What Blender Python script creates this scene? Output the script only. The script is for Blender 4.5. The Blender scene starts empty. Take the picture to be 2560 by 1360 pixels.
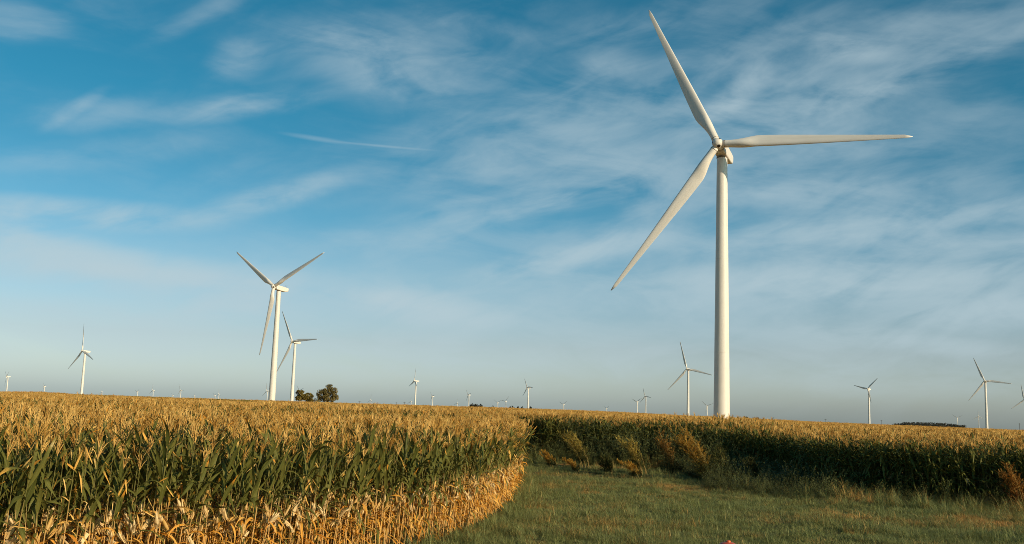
import bpy, math, random
import numpy as np
from mathutils import Vector, Matrix, Euler

rng = np.random.default_rng(7)
random.seed(7)
SC = bpy.context.scene
COL = SC.collection
R = math.radians
PI = math.pi

# ------------------------------------------------------------------ camera model (2560 x 1360 photograph)
FPX, PITCH, ROLL, EYE = 2500.0, R(8.105), R(1.8), 3.0
_f = np.array([0, math.cos(PITCH), math.sin(PITCH)])
_u = np.array([0, -math.sin(PITCH), math.cos(PITCH)])
_r = np.array([1.0, 0, 0])
_R = math.cos(ROLL) * _r + math.sin(ROLL) * _u
_U = -math.sin(ROLL) * _r + math.cos(ROLL) * _u

def ray(px, py):
    d = _f + _R * (px - 1280) / FPX + _U * (680 - py) / FPX
    return d / np.linalg.norm(d)

def azel(px, py):
    d = ray(px, py)
    return math.atan2(d[0], d[1]), math.asin(d[2])

def ground_pt(px, py, z=0.0):
    d = ray(px, py)
    s = (z - EYE) / d[2]
    return d[0] * s, d[1] * s

def az_px(px):
    return azel(px, 1036 + (px - 1280) * 0.0314)[0]

cam = bpy.data.cameras.new("camera")
cam.sensor_width = 36
cam.lens = 36 * FPX / 2560
cam.clip_start, cam.clip_end = 0.1, 60000
co = bpy.data.objects.new("camera", cam)
COL.objects.link(co)
M = Matrix.Identity(4)
for i in range(3):
    M[i][0], M[i][1], M[i][2] = _R[i], _U[i], -_f[i]
co.matrix_world = Matrix.Translation((0, 0, EYE)) @ M
SC.camera = co

# ------------------------------------------------------------------ helpers
def nt(mat):
    mat.use_nodes = True
    t = mat.node_tree
    t.nodes.clear()
    return t

class G:
    """small node-tree helper"""
    def __init__(s, tree): s.t = tree
    def n(s, typ, **kw):
        nd = s.t.nodes.new(typ)
        for k, v in kw.items():
            if k == 'ins':
                for a, b in v.items():
                    if isinstance(b, bpy.types.NodeSocket): s.t.links.new(b, nd.inputs[a])
                    else: nd.inputs[a].default_value = b
            else: setattr(nd, k, v)
        return nd
    def m(s, op, a, b=0.0, c=None, clamp=False):
        ins = {0: a, 1: b}
        if c is not None: ins[2] = c
        return s.n('ShaderNodeMath', operation=op, use_clamp=clamp, ins=ins).outputs[0]
    def mix(s, fac, a, b, typ='MIX'):
        nd = s.n('ShaderNodeMix', data_type='RGBA', blend_type=typ)
        for i, v in ((0, fac), (6, a), (7, b)):
            if isinstance(v, bpy.types.NodeSocket): s.t.links.new(v, nd.inputs[i])
            else: nd.inputs[i].default_value = v if i == 0 else (*v[:3], 1)
        return nd.outputs[2]
    def noise(s, vec, scale, detail=4, rough=0.55, dist=0.0):
        nd = s.n('ShaderNodeTexNoise', ins={'Scale': scale, 'Detail': detail, 'Roughness': rough, 'Distortion': dist})
        if vec is not None: s.t.links.new(vec, nd.inputs['Vector'])
        return nd.outputs['Fac']
    def ramp(s, fac, stops, interp='LINEAR'):
        nd = s.n('ShaderNodeValToRGB', ins={0: fac})
        cr = nd.color_ramp
        cr.interpolation = interp
        while len(cr.elements) < len(stops): cr.elements.new(0.5)
        for e, (p, c) in zip(cr.elements, stops):
            e.position = p
            e.color = (*c[:3], 1) if not isinstance(c, (int, float)) else (c, c, c, 1)
        return nd.outputs[0]
    def maprange(s, v, a, b, c=0.0, d=1.0, smooth=True):
        return s.n('ShaderNodeMapRange', interpolation_type='SMOOTHSTEP' if smooth else 'LINEAR',
                   ins={0: v, 1: a, 2: b, 3: c, 4: d}).outputs[0]

def finish(g, shader):
    o = g.n('ShaderNodeOutputMaterial')
    g.t.links.new(shader, o.inputs['Surface'])

def principled(g, color, rough=0.6, spec=0.3, normal=None):
    p = g.n('ShaderNodeBsdfPrincipled', ins={'Roughness': rough, 'Specular IOR Level': spec})
    if isinstance(color, bpy.types.NodeSocket): g.t.links.new(color, p.inputs['Base Color'])
    else: p.inputs['Base Color'].default_value = (*color, 1)
    if normal is not None: g.t.links.new(normal, p.inputs['Normal'])
    return p.outputs[0]

def leafy(g, color, rough=0.55, spec=0.25, trans=0.25):
    """leaf: principled with some light coming through"""
    a = principled(g, color, rough, spec)
    tr = g.n('ShaderNodeBsdfTranslucent')
    g.t.links.new(color, tr.inputs[0])
    mx = g.n('ShaderNodeMixShader', ins={0: trans})
    g.t.links.new(a, mx.inputs[1]); g.t.links.new(tr.outputs[0], mx.inputs[2])
    return mx.outputs[0]

def attr(g, name, kind='GEOMETRY'):
    return g.n('ShaderNodeAttribute', attribute_name=name, attribute_type=kind)

class MB:
    """mesh collector with a per-vertex colour 'Col' and a material slot per face"""
    def __init__(s): s.v, s.f, s.c, s.mi, s.mats = [], [], [], [], []
    def slot(s, mat):
        if mat not in s.mats: s.mats.append(mat)
        return s.mats.index(mat)
    def add(s, vs, fs, mat, col=(0, 0, 0)):
        b = len(s.v); k = s.slot(mat)
        s.v += [tuple(map(float, q)) for q in vs]
        s.c += ([tuple(col)] * len(vs) if not isinstance(col, list) else col)
        s.f += [tuple(b + i for i in q) for q in fs]
        s.mi += [k] * len(fs)
    def tube(s, pts, rads, mat, sides=5, col=(0, 0, 0), cap=False):
        pts = [np.array(p, float) for p in pts]
        vs, fs = [], []
        cols = []
        for i, p in enumerate(pts):
            d = pts[min(i + 1, len(pts) - 1)] - pts[max(i - 1, 0)]
            d /= (np.linalg.norm(d) + 1e-9)
            h = np.array([1.0, 0, 0]) if abs(d[0]) < 0.8 else np.array([0, 1.0, 0])
            a = np.cross(d, h); a /= np.linalg.norm(a)
            b = np.cross(d, a)
            for k in range(sides):
                t = 2 * PI * k / sides
                vs.append(p + rads[i] * (math.cos(t) * a + math.sin(t) * b))
                cols.append(col[i] if isinstance(col, list) else col)
        for i in range(len(pts) - 1):
            for k in range(sides):
                k2 = (k + 1) % sides
                fs.append((i * sides + k, i * sides + k2, (i + 1) * sides + k2, (i + 1) * sides + k))
        if cap:
            fs.append(tuple(range(sides))[::-1])
            n = (len(pts) - 1) * sides
            fs.append(tuple(n + k for k in range(sides)))
        s.add(vs, fs, mat, cols)
    def box(s, lo, hi, mat, col=(0, 0, 0)):
        x0, y0, z0 = lo; x1, y1, z1 = hi
        vs = [(x0,y0,z0),(x1,y0,z0),(x1,y1,z0),(x0,y1,z0),(x0,y0,z1),(x1,y0,z1),(x1,y1,z1),(x0,y1,z1)]
        s.add(vs, [(0,3,2,1),(4,5,6,7),(0,1,5,4),(1,2,6,5),(2,3,7,6),(3,0,4,7)], mat, col)
    def mesh(s, name, smooth=True):
        me = bpy.data.meshes.new(name)
        me.from_pydata(s.v, [], s.f)
        for m in s.mats: me.materials.append(m)
        me.polygons.foreach_set('material_index', s.mi)
        me.polygons.foreach_set('use_smooth', [smooth] * len(s.f))
        ca = me.attributes.new('Col', 'FLOAT_COLOR', 'POINT')
        ca.data.foreach_set('color', np.array([(*c[:3], 1.0) for c in s.c], dtype=np.float32).ravel())
        me.update()
        return me
    def merge(s, o, off=(0, 0, 0), rot=0.0, scl=1.0):
        b = len(s.v); c, n = math.cos(rot), math.sin(rot)
        ks = [s.slot(m) for m in o.mats]
        s.v += [(off[0] + scl * (c * x - n * y), off[1] + scl * (n * x + c * y), off[2] + scl * z) for x, y, z in o.v]
        s.c += o.c; s.f += [tuple(b + i for i in q) for q in o.f]; s.mi += [ks[k] for k in o.mi]

def obj(name, mesh, parent=None, loc=None):
    o = bpy.data.objects.new(name, mesh)
    COL.objects.link(o)
    if parent: o.parent = parent
    if loc is not None: o.location = loc
    return o

def empty(name, loc, rz=0.0):
    o = bpy.data.objects.new(name, None)
    o.empty_display_size = 0.3
    COL.objects.link(o)
    o.location = loc; o.rotation_euler = (0, 0, rz)
    return o

def tag(o, label=None, cat=None, group=None, kind=None):
    if label: o['label'] = label
    if cat: o['category'] = cat
    if group: o['group'] = group
    if kind: o['kind'] = kind
    return o

def inside(poly, X, Y):
    r = np.zeros(len(X), bool)
    n = len(poly); j = n - 1
    for i in range(n):
        xi, yi = poly[i]; xj, yj = poly[j]
        c = ((yi > Y) != (yj > Y)) & (X < (xj - xi) * (Y - yi) / (yj - yi + 1e-12) + xi)
        r ^= c; j = i
    return r

def dist_line(line, X, Y):
    d = np.full(len(X), 1e9)
    for (x0, y0), (x1, y1) in zip(line[:-1], line[1:]):
        dx, dy = x1 - x0, y1 - y0
        t = np.clip(((X - x0) * dx + (Y - y0) * dy) / (dx * dx + dy * dy), 0, 1)
        d = np.minimum(d, np.hypot(X - x0 - t * dx, Y - y0 - t * dy))
    return d

_vn = rng.random((64, 64))
def vnoise(X, Y):
    X = np.asarray(X, float); Y = np.asarray(Y, float)
    xi = np.floor(X).astype(int); yi = np.floor(Y).astype(int)
    fx = X - xi; fy = Y - yi
    fx = fx * fx * (3 - 2 * fx); fy = fy * fy * (3 - 2 * fy)
    q = lambda a, b: _vn[a % 64, b % 64]
    return (q(xi, yi) * (1 - fx) + q(xi + 1, yi) * fx) * (1 - fy) + (q(xi, yi + 1) * (1 - fx) + q(xi + 1, yi + 1) * fx) * fy

def ss(a, b, x):
    t = np.clip((np.asarray(x, float) - a) / (b - a), 0, 1)
    return t * t * (3 - 2 * t)

# ------------------------------------------------------------------ terrain
_cpx = [-400, 0, 80, 210, 400, 680, 1317, 1500, 1720, 2170, 2560, 2900]
_cel = [9.5, 11.5, 13.5, 12, 11.5, 11.5, 12.5, 11.5, 7.5, 3.5, .5, -.5]
_caz = np.array([az_px(p) for p in _cpx])
_cz = np.array([0.4 + e / 2500 * 650 for e in _cel])
def terrain(X, Y):
    X = np.asarray(X, float); Y = np.asarray(Y, float)
    r = np.hypot(X, Y); az = np.arctan2(X, Y)
    zc = np.interp(az, _caz, _cz)
    zc = 0.4 + (zc - 0.4) * ss(1.6, 0.7, np.abs(az))
    g = ss(70, 650, r) * (1 - ss(950, 2600, r))
    near = 0.05 * (vnoise(X * .22 + 3, Y * .22) - .5) * ss(6, 20, r) * (1 - ss(60, 90, r))
    rise = .50 * ss(51, 66, r) * (1 - ss(az_px(1750), az_px(2150), az)) * ss(-1.2, -.7, az) * (1 - ss(650, 2000, r))
    return zc * g + near + rise

def gz(x, y): return float(terrain(np.array([x]), np.array([y]))[0])

# field outlines (metres; the camera stands over the origin and looks along +Y)
LB = [(-22, 8.5), (-14, 10.5), (-9.5, 12.8), (-6.8, 15), (-4.3, 18.6), (-2.3, 22.5), (-1.4, 24.7), (-.55, 28.2),
      (.25, 35.3), (.5, 41), (.5, 46.5), (.2, 56), (-1.5, 80), (-4, 110)]
RB = [(-3.5, 108), (1.0, 67), (4.5, 62.5), (9.5, 60.5), (13.6, 57), (14.6, 51), (14.6, 45.4), (16.8, 41), (19.8, 38.7), (28, 32), (40, 24), (60, 12)]
LPOLY = LB + [(-40, 1100), (-1500, 1100), (-60, 20)]
RPOLY = RB + [(900, 400), (1500, 1100), (-40, 1100), (-3.9, 112)]
LAWN = [(-22, 8), (-22, 2), (60, 2)] + RB[::-1] + LB[::-1]

# ------------------------------------------------------------------ materials
def mat_corn_leaf():
    m = bpy.data.materials.new("corn_leaf"); g = G(nt(m))
    a = attr(g, 'Col')
    sep = g.n('ShaderNodeSeparateColor'); g.t.links.new(a.outputs['Color'], sep.inputs[0])
    dry, rnd, u = sep.outputs[0], sep.outputs[1], sep.outputs[2]
    pos = g.n('ShaderNodeTexCoord').outputs['Object']
    nz = g.noise(pos, 9, 4, .6)
    oi = g.n('ShaderNodeObjectInfo').outputs['Random']
    green = g.mix(rnd, (.076, .086, .016), (.160, .150, .030))
    green = g.mix(g.m('MULTIPLY', oi, .5), green, (.185, .17, .042))
    mid = g.m('SUBTRACT', 1, g.m('MULTIPLY', g.m('ABSOLUTE', g.m('SUBTRACT', u, .5)), 2))
    green = g.mix(g.m('MULTIPLY', g.maprange(mid, .82, 1), .45), green, (.20, .22, .09))
    tan = g.ramp(g.m('ADD', g.m('MULTIPLY', rnd, .8), g.m('MULTIPLY', nz, .3)),
                 [(0, (.40, .13, .014)), (.35, (.66, .285, .034)), (.7, (.76, .41, .082)), (.92, (.82, .54, .18)), (1, (.84, .64, .36))])
    d = g.maprange(g.m('ADD', dry, g.m('MULTIPLY', g.m('SUBTRACT', nz, .5), .6)), .3, .7)
    c = g.mix(d, green, tan)
    finish(g, leafy(g, c, .55, .16, .24)); return m

def mat_simple_var(name, lo, hi, scale=6, rough=.7, trans=0.0, inst=.35):
    m = bpy.data.materials.new(name); g = G(nt(m))
    pos = g.n('ShaderNodeTexCoord').outputs['Object']
    oi = g.n('ShaderNodeObjectInfo').outputs['Random']
    f = g.m('ADD', g.m('MULTIPLY', g.noise(pos, scale, 4, .6), 1 - inst), g.m('MULTIPLY', oi, inst), clamp=True)
    c = g.mix(g.maprange(f, .25, .75), lo, hi)
    finish(g, leafy(g, c, rough, .2, trans) if trans else principled(g, c, rough, .25)); return m

def mat_stalk():
    m = bpy.data.materials.new("corn_stalk"); g = G(nt(m))
    a = attr(g, 'Col')
    sep = g.n('ShaderNodeSeparateColor'); g.t.links.new(a.outputs['Color'], sep.inputs[0])
    c = g.mix(sep.outputs[0], (.12, .13, .032), (.66, .38, .12))
    pos = g.n('ShaderNodeTexCoord').outputs['Object']
    c = g.mix(g.m('MULTIPLY', g.noise(pos, 20, 3), .5), c, (.22, .12, .04))
    finish(g, principled(g, c, .55, .3)); return m

def mat_plume():
    m = bpy.data.materials.new("weed_plume"); g = G(nt(m))
    a = attr(g, 'Col')
    finish(g, leafy(g, a.outputs['Color'], .7, .15, .3)); return m

def mat_grass():
    m = bpy.data.materials.new("grass_blade"); g = G(nt(m))
    a = attr(g, 'Col'); sep = g.n('ShaderNodeSeparateColor'); g.t.links.new(a.outputs['Color'], sep.inputs[0])
    ad = attr(g, 'dry', 'INSTANCER').outputs['Fac']
    oi = g.n('ShaderNodeObjectInfo').outputs['Random']
    rnd = sep.outputs[1]
    green = g.mix(rnd, (.095, .125, .036), (.290, .300, .100))
    green = g.mix(g.m('MULTIPLY', oi, .5), green, (.18, .185, .060))
    straw = g.mix(rnd, (.34, .155, .032), (.62, .36, .11))
    d = g.maprange(g.m('ADD', ad, g.m('MULTIPLY', sep.outputs[0], .35)), .35, .85)
    finish(g, leafy(g, g.mix(d, green, straw), .55, .25, .2)); return m

def mat_paint():
    m = bpy.data.materials.new("white_turbine_paint"); g = G(nt(m))
    tc = g.n('ShaderNodeTexCoord').outputs['Object']
    mp = g.n('ShaderNodeMapping', ins={'Scale': (1.2, 1.2, .12)}); g.t.links.new(tc, mp.inputs[0])
    n1 = g.noise(mp.outputs[0], 1.2, 2, .5)
    n2 = g.noise(tc, .35, 3)
    c = g.mix(g.maprange(n1, .45, .8), (.68, .645, .585), (.62, .58, .51))
    c = g.mix(g.m('MULTIPLY', g.maprange(n2, .4, .75), .35), c, (.60, .565, .505))
    finish(g, principled(g, c, .45, .35)); return m

def mat_flat(name, c, rough=.6, spec=.3):
    m = bpy.data.materials.new(name); g = G(nt(m))
    tc = g.n('ShaderNodeTexCoord').outputs['Object']
    cc = g.mix(g.maprange(g.noise(tc, 3, 5, .6), .3, .75), c, tuple(x * .72 for x in c))
    finish(g, principled(g, cc, rough, spec)); return m

def mat_foliage(name, lo, hi):
    m = bpy.data.materials.new(name); g = G(nt(m))
    a = attr(g, 'Col'); sep = g.n('ShaderNodeSeparateColor'); g.t.links.new(a.outputs['Color'], sep.inputs[0])
    finish(g, leafy(g, g.mix(sep.outputs[1], lo, hi), .6, .2, .15)); return m

def mat_ground():
    m = bpy.data.materials.new("soil_and_fields"); g = G(nt(m))
    geo = g.n('ShaderNodeNewGeometry').outputs['Position']
    flat = g.n('ShaderNodeVectorMath', operation='MULTIPLY', ins={1: (1, 1, 0)}); g.t.links.new(geo, flat.inputs[0])
    ln = g.n('ShaderNodeVectorMath', operation='LENGTH'); g.t.links.new(flat.outputs[0], ln.inputs[0])
    far = g.maprange(ln.outputs['Value'], 300, 900)
    n = g.noise(geo, .9, 8, .65); n2 = g.noise(geo, 14, 5, .7)
    near = g.mix(g.maprange(n, .35, .65), (.055, .040, .020), (.060, .062, .022))
    near = g.mix(g.maprange(n2, .5, .75), near, (.16, .105, .045))
    n3 = g.noise(geo, .0015, 3, .5)
    fr = g.ramp(n3, [(.3, (.20, .17, .08)), (.5, (.34, .24, .11)), (.7, (.42, .30, .16))])
    c = g.mix(far, near, fr)
    b = g.n('ShaderNodeBump', ins={'Strength': .6, 'Distance': .05}); g.t.links.new(n2, b.inputs['Height'])
    finish(g, principled(g, c, .9, .1, b.outputs[0])); return m

def mat_canopy():
    m = bpy.data.materials.new("corn_canopy"); g = G(nt(m))
    geo = g.n('ShaderNodeNewGeometry').outputs['Position']
    n = g.noise(geo, 1.3, 6, .7); n2 = g.noise(geo, .02, 4, .6)
    c = g.ramp(n, [(.3, (.20, .14, .035)), (.5, (.50, .29, .075)), (.7, (.70, .44, .13))])
    c = g.mix(g.m('MULTIPLY', g.maprange(n2, .45, .7), .35), c, (.24, .17, .05))
    b = g.n('ShaderNodeBump', ins={'Strength': 1, 'Distance': .4}); g.t.links.new(n, b.inputs['Height'])
    finish(g, principled(g, c, .9, .1, b.outputs[0])); return m

LEAF = mat_corn_leaf(); STALK = mat_stalk(); CANOPY = mat_canopy()
TASSEL = mat_simple_var("corn_tassel", (.50, .275, .060), (.84, .55, .175), 8, .75, .3, .6)
HUSK = mat_simple_var("corn_husk", (.56, .33, .09), (.80, .60, .31), 10, .6, .15, .5)
GRASS = mat_grass(); PLUME = mat_plume(); PAINT = mat_paint(); GROUND = mat_ground()
DARK = mat_flat("dark_hatch", (.02, .014, .010)); SEAL = mat_flat("grey_seal", (.22, .17, .12))
BARK = mat_flat("grey_bark", (.24, .19, .13), .9, .1)
POLEM = mat_flat("weathered_pole", (.10, .085, .07), .9, .1)
TREELEAF = mat_foliage("tree_leaf", (.12, .10, .034), (.34, .265, .095))
BUSHLEAF = mat_foliage("bush_leaf", (.12, .10, .026), (.34, .26, .07))
FARLEAF = mat_foliage("hazed_far_leaf", (.045, .044, .034), (.085, .080, .058))  # greyed leaf colour, distance haze painted in
WEEDLEAF = mat_foliage("weed_leaf", (.040, .050, .016), (.13, .135, .042))

# ------------------------------------------------------------------ ground: one sheet to the horizon
def build_ground():
    rad = np.concatenate([[0], np.linspace(2, 70, 46), np.geomspace(73, 26000, 90)])
    azs = np.concatenate([np.linspace(-.75, .75, 181), np.linspace(.75, 2 * PI - .75, 60)[1:-1]])
    nr, na = len(rad), len(azs)
    Rr, A = np.meshgrid(rad, azs, indexing='ij')
    X = (Rr * np.sin(A)).ravel(); Y = (Rr * np.cos(A)).ravel(); Z = terrain(X, Y)
    v = np.stack([X, Y, Z], 1)
    f = []
    for i in range(nr - 1):
        for j in range(na):
            k = (j + 1) % na
            f.append((i * na + j, i * na + k, (i + 1) * na + k, (i + 1) * na + j)[::-1])
    me = bpy.data.meshes.new("ground"); me.from_pydata(v.tolist(), [], f); me.materials.append(GROUND)
    me.polygons.foreach_set('use_smooth', [True] * len(f))
    o = obj("ground", me); tag(o, kind='structure'); return o
build_ground()

# ------------------------------------------------------------------ corn plants
def leaf(mb, base, az, L, W, el0, droop, dry, tip, seg=7, pw=1.3, twist=0.0, curl=0.0, kink=None, shade=(0, 1)):
    rnd = random.uniform(*shade)
    p = np.array(base, float); vs = []; cols = []
    for i in range(seg + 1):
        t = i / seg
        if kink and t > kink: el = el0 - droop * .2 - R(95 + 25 * rnd)
        else: el = el0 - droop * t ** pw
        a = az + curl * t
        d = np.array([math.cos(a) * math.cos(el), math.sin(a) * math.cos(el), math.sin(el)])
        if i: p = p + d * L / seg
        w = W * (0.45 + .55 * min(1, t / .25)) * (1 - max(0, (t - .35) / .65) ** 1.7) * .5 + .002
        side = np.array([-math.sin(a), math.cos(a), 0])
        up = np.cross(d, side)
        tw = twist * t
        s2 = side * math.cos(tw) + up * math.sin(tw); u2 = -side * math.sin(tw) + up * math.cos(tw)
        wav = .12 * W * math.sin(t * 11 + rnd * 9)
        dr = min(1, max(0, dry + tip * float(ss(.45, .95, t))))
        fold = .28 * w
        vs += [p - s2 * w + u2 * (-fold + wav), p + u2 * 0, p + s2 * w + u2 * (-fold - wav)]
        cols += [(dr, rnd, 0), (dr, rnd, .5), (dr, rnd, 1)]
    fs = []
    for i in range(seg):
        b = i * 3
        fs += [(b, b + 1, b + 4, b + 3), (b + 1, b + 2, b + 5, b + 4)]
    mb.add(vs, fs, LEAF, cols)

def tassel(mb, z, n=10, h=.33, th=.006, x=0, y=0, sides=3):
    top = (x + random.uniform(-.04, .04), y + random.uniform(-.04, .04), z + h)
    mb.tube([(x, y, z), ((x + top[0]) / 2, (y + top[1]) / 2, z + h * .55), top], [th, th * 1.25, th * .5], TASSEL, sides)
    for k in range(n):
        a = random.uniform(0, 2 * PI); l = random.uniform(.16, .28); s = random.uniform(.25, .6)
        z0 = z + h * random.uniform(.05, .4)
        o = np.array([math.cos(a), math.sin(a)])
        drp = random.uniform(-.02, .10)
        mb.tube([(x, y, z0), (x + o[0] * l * s * .5, y + o[1] * l * s * .5, z0 + l * .62),
                 (x + o[0] * l * s, y + o[1] * l * s, z0 + l * .95 - drp)], [th * .9, th * 1.1, th * .4], TASSEL, sides)

def ear(mb, z, az, hang, L=.25, r=.031):
    d = np.array([math.cos(az) * math.sin(hang), math.sin(az) * math.sin(hang), math.cos(hang)])
    b = np.array([math.cos(az) * .02, math.sin(az) * .02, z])
    pts, rr = [], []
    for t, q in ((0, .35), (.12, .75), (.35, 1), (.6, .95), (.82, .65), (1, .12)):
        pts.append(b + d * L * t); rr.append(r * q)
    mb.tube(pts, rr, HUSK, 7, cap=True)
    side = np.cross(d, (0, 0, 1.0)); side /= np.linalg.norm(side) + 1e-6
    up = np.cross(side, d)
    for k in range(4):                                   # loose husk flaps
        a = random.uniform(0, 2 * PI); o = side * math.cos(a) + up * math.sin(a)
        w = np.cross(d, o); e = random.uniform(.25, .95); l = L * random.uniform(.8, 1.3)
        vs = []
        for i in range(5):
            t = i / 4
            c = b + d * l * t * (1 - .25 * e * t) + o * (r * .8 + .10 * e * t * t)
            ww = .026 * (1 - t ** 2 * .9) + .002
            vs += [c - w * ww, c + w * ww]
        mb.add(vs, [(2 * i, 2 * i + 1, 2 * i + 3, 2 * i + 2) for i in range(4)], HUSK)

def corn(kind, seed, top_only=False, coarse=False, sun_gold=0.0):
    """parts of one plant: dict of mesh collectors"""
    random.seed(seed)
    P = {k: MB() for k in ('stalk', 'foliage', 'dry_foliage', 'ear', 'ear2', 'tassel')}
    H = random.uniform(2.20, 2.42); nd = 14
    plane = random.uniform(0, PI)
    zs = [H * (.07 + .91 * (i / nd) ** .93) for i in range(nd)]
    left = kind == 'left'
    hd = random.uniform(.85, 1.40) + .5 * sun_gold                        # how high the dead lower leaves reach; higher where side sunlight is imitated
    bend = random.uniform(-.05, .05), random.uniform(-.05, .05)
    cx = lambda z: (bend[0] * (z / H) ** 2, bend[1] * (z / H) ** 2)
    zz = [1.35 if top_only else -.05] + [z for z in zs if z > (1.4 if top_only else .1)] + [H + .06]
    dcol = [((max(0, min(1, (1.55 - z) / .5)) if left else max(0, min(1, (.5 - z) / .4)) * .3), 0, 0) for z in zz]
    P['stalk'].tube([(*cx(z), z) for z in zz], [.0135 * (1 - .62 * max(0, z) / H) for z in zz], STALK, 4 if coarse else 5, dcol)
    for i, z in enumerate(zs):
        if top_only and z < 1.3: continue
        az = plane + PI * (i % 2) + random.uniform(-.55, .55)
        b = (*cx(z), z)
        seg = 4 if coarse else 7
        if left:
            if z < .45: prm = (random.uniform(.3, .5), .035, R(random.uniform(-30, 20)), R(random.uniform(40, 75)), 1.0, 0, 'dry_foliage')
            elif z < hd:
                isdry = random.random() < (.88 if z < hd - .35 else .62)
                prm = (random.uniform(.35, .68), random.uniform(.024, .052), R(random.uniform(-30, 48)), R(random.uniform(60, 130)), .95 if isdry else .1, .4, 'dry_foliage' if isdry else 'foliage')
            elif z < 1.95:
                isdry = random.random() < .08 + .25 * sun_gold
                er = random.random() < .7
                prm = (random.uniform(.6, .85), random.uniform(.062, .088), R(random.uniform(60, 80) if er else random.uniform(45, 65)), R(random.uniform(8, 45) if er else random.uniform(70, 130)),
                       .9 if isdry else random.uniform(-.1, .15) + .12 * sun_gold, random.uniform(.0, .7), 'dry_foliage' if isdry else 'foliage')
            else:
                y = random.random()
                prm = (random.uniform(.42, .62), random.uniform(.04, .064), R(random.uniform(62, 84)), R(random.uniform(10, 80)), .35 + .6 * y if top_only else .5 * y, .6, 'dry_foliage' if y > .7 else 'foliage')
        else:
            if z < .3: prm = (random.uniform(.3, .5), .035, R(random.uniform(-30, 30)), R(random.uniform(50, 80)), .6, 0, 'dry_foliage')
            elif z < 1.0: prm = (random.uniform(.6, .85), random.uniform(.06, .085), R(random.uniform(40, 60)), R(random.uniform(80, 130)), random.uniform(-.1, .15), .15, 'foliage')
            elif z < 1.95: prm = (random.uniform(.65, .9), random.uniform(.075, .095), R(random.uniform(52, 74)), R(random.uniform(30, 120)), random.uniform(-.1, .1), .1, 'foliage')
            else: prm = (random.uniform(.38, .6), random.uniform(.05, .07), R(random.uniform(58, 78)), R(random.uniform(10, 70)), random.uniform(.05, .35), .35, 'foliage')
        L, W, e0, dr, dry, tip, part = prm
        if part == 'dry_foliage' and z > 1.25: W *= .6; L *= .8
        leaf(P[part], b, az, L, W, e0, dr, dry, tip, seg, random.uniform(1, 1.8), random.uniform(-1, 1) * (1.6 if part == 'dry_foliage' else .7),
             random.uniform(-.6, .6), kink=random.uniform(.25, .6) if 1.2 < z and random.random() < (.9 if part == 'dry_foliage' else .14) else None,
             shade=(0, 1) if part == 'foliage' else ((.55, 1) if z > 1.25 else (0, .85)))
    if not top_only:
        a0 = random.uniform(0, 2 * PI)
        if left or random.random() < .08:
            ear(P['ear'], random.uniform(.9, 1.15), a0, R(random.choice([25, 35, 45, 140, 150])), random.uniform(.22, .28), random.uniform(.028, .034))
        if left and random.random() < .4:
            ear(P['ear2'], random.uniform(.75, .95), a0 + 2.5, R(random.uniform(20, 60)), .2, .026)
    tassel(P['tassel'], H, 6 if coarse else 9, .32, .0092 if coarse else .0068, *cx(H))
    return P

def joined(P):
    m = MB()
    for q in P.values():
        if q.f: m.merge(q)
    return m

PROTO = bpy.data.collections.new("corn_kinds")            # shapes the fields repeat; not linked to the scene
def proto(name, mb, coll):
    o = bpy.data.objects.new(name, mb.mesh(name)); coll.objects.link(o); return o

NEARV = 8
left_parts = [corn('left', 100 + i) for i in range(NEARV)] + [corn('left', 150 + i, sun_gold=1.0) for i in range(NEARV)]  # second set drier and yellower: golden side sunlight put into leaf colour
right_parts = [corn('right', 200 + i) for i in range(NEARV)]
def clump(kind, seed, n, ext, th, green=False):
    random.seed(seed); m = MB()
    for k in range(n):
        x, y = random.uniform(-ext, ext), random.uniform(-ext, ext)
        H = random.uniform(2.0, 2.3)
        for q in range(4):
            z = H - .55 + .16 * q
            leaf(m, (x, y, z), random.uniform(0, 2 * PI), random.uniform(.4, .65), .08, R(random.uniform(50, 80)), R(random.uniform(10, 80)),
                 (random.uniform(-.2, .2) if green else random.uniform(.2, 1)), .3, 3)
        if not green: tassel(m, H, 5, .36, th, x, y)
    return m
kinds = {}
def reg(name, mbs):
    ids = []
    for m in mbs:
        i = len(PROTO.objects)
        proto("k%03d_%s" % (i, name), m, PROTO); ids.append(i)
    return np.array(ids)
K_L = reg("left", [joined(p) for p in left_parts])
K_R = reg("right", [joined(p) for p in right_parts])
K_LT = reg("left_top", [joined(corn('left', 300 + i, True, True)) for i in range(6)])
K_RT = reg("right_top", [joined(corn('right', 400 + i, True, True)) for i in range(6)])
K_FAR = reg("far", [clump('left', 500 + i, 9, 1.0, .012) for i in range(5)])
K_FAR2 = reg("farther", [clump('left', 520 + i, 16, 2.2, .02) for i in range(4)])
K_LG = reg("left_green_top", [joined(corn('right', 350 + i, True, True)) for i in range(3)])
K_GRN = reg("green", [clump('left', 540 + i, 16, 1.6, .012, True) for i in range(3)])

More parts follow.
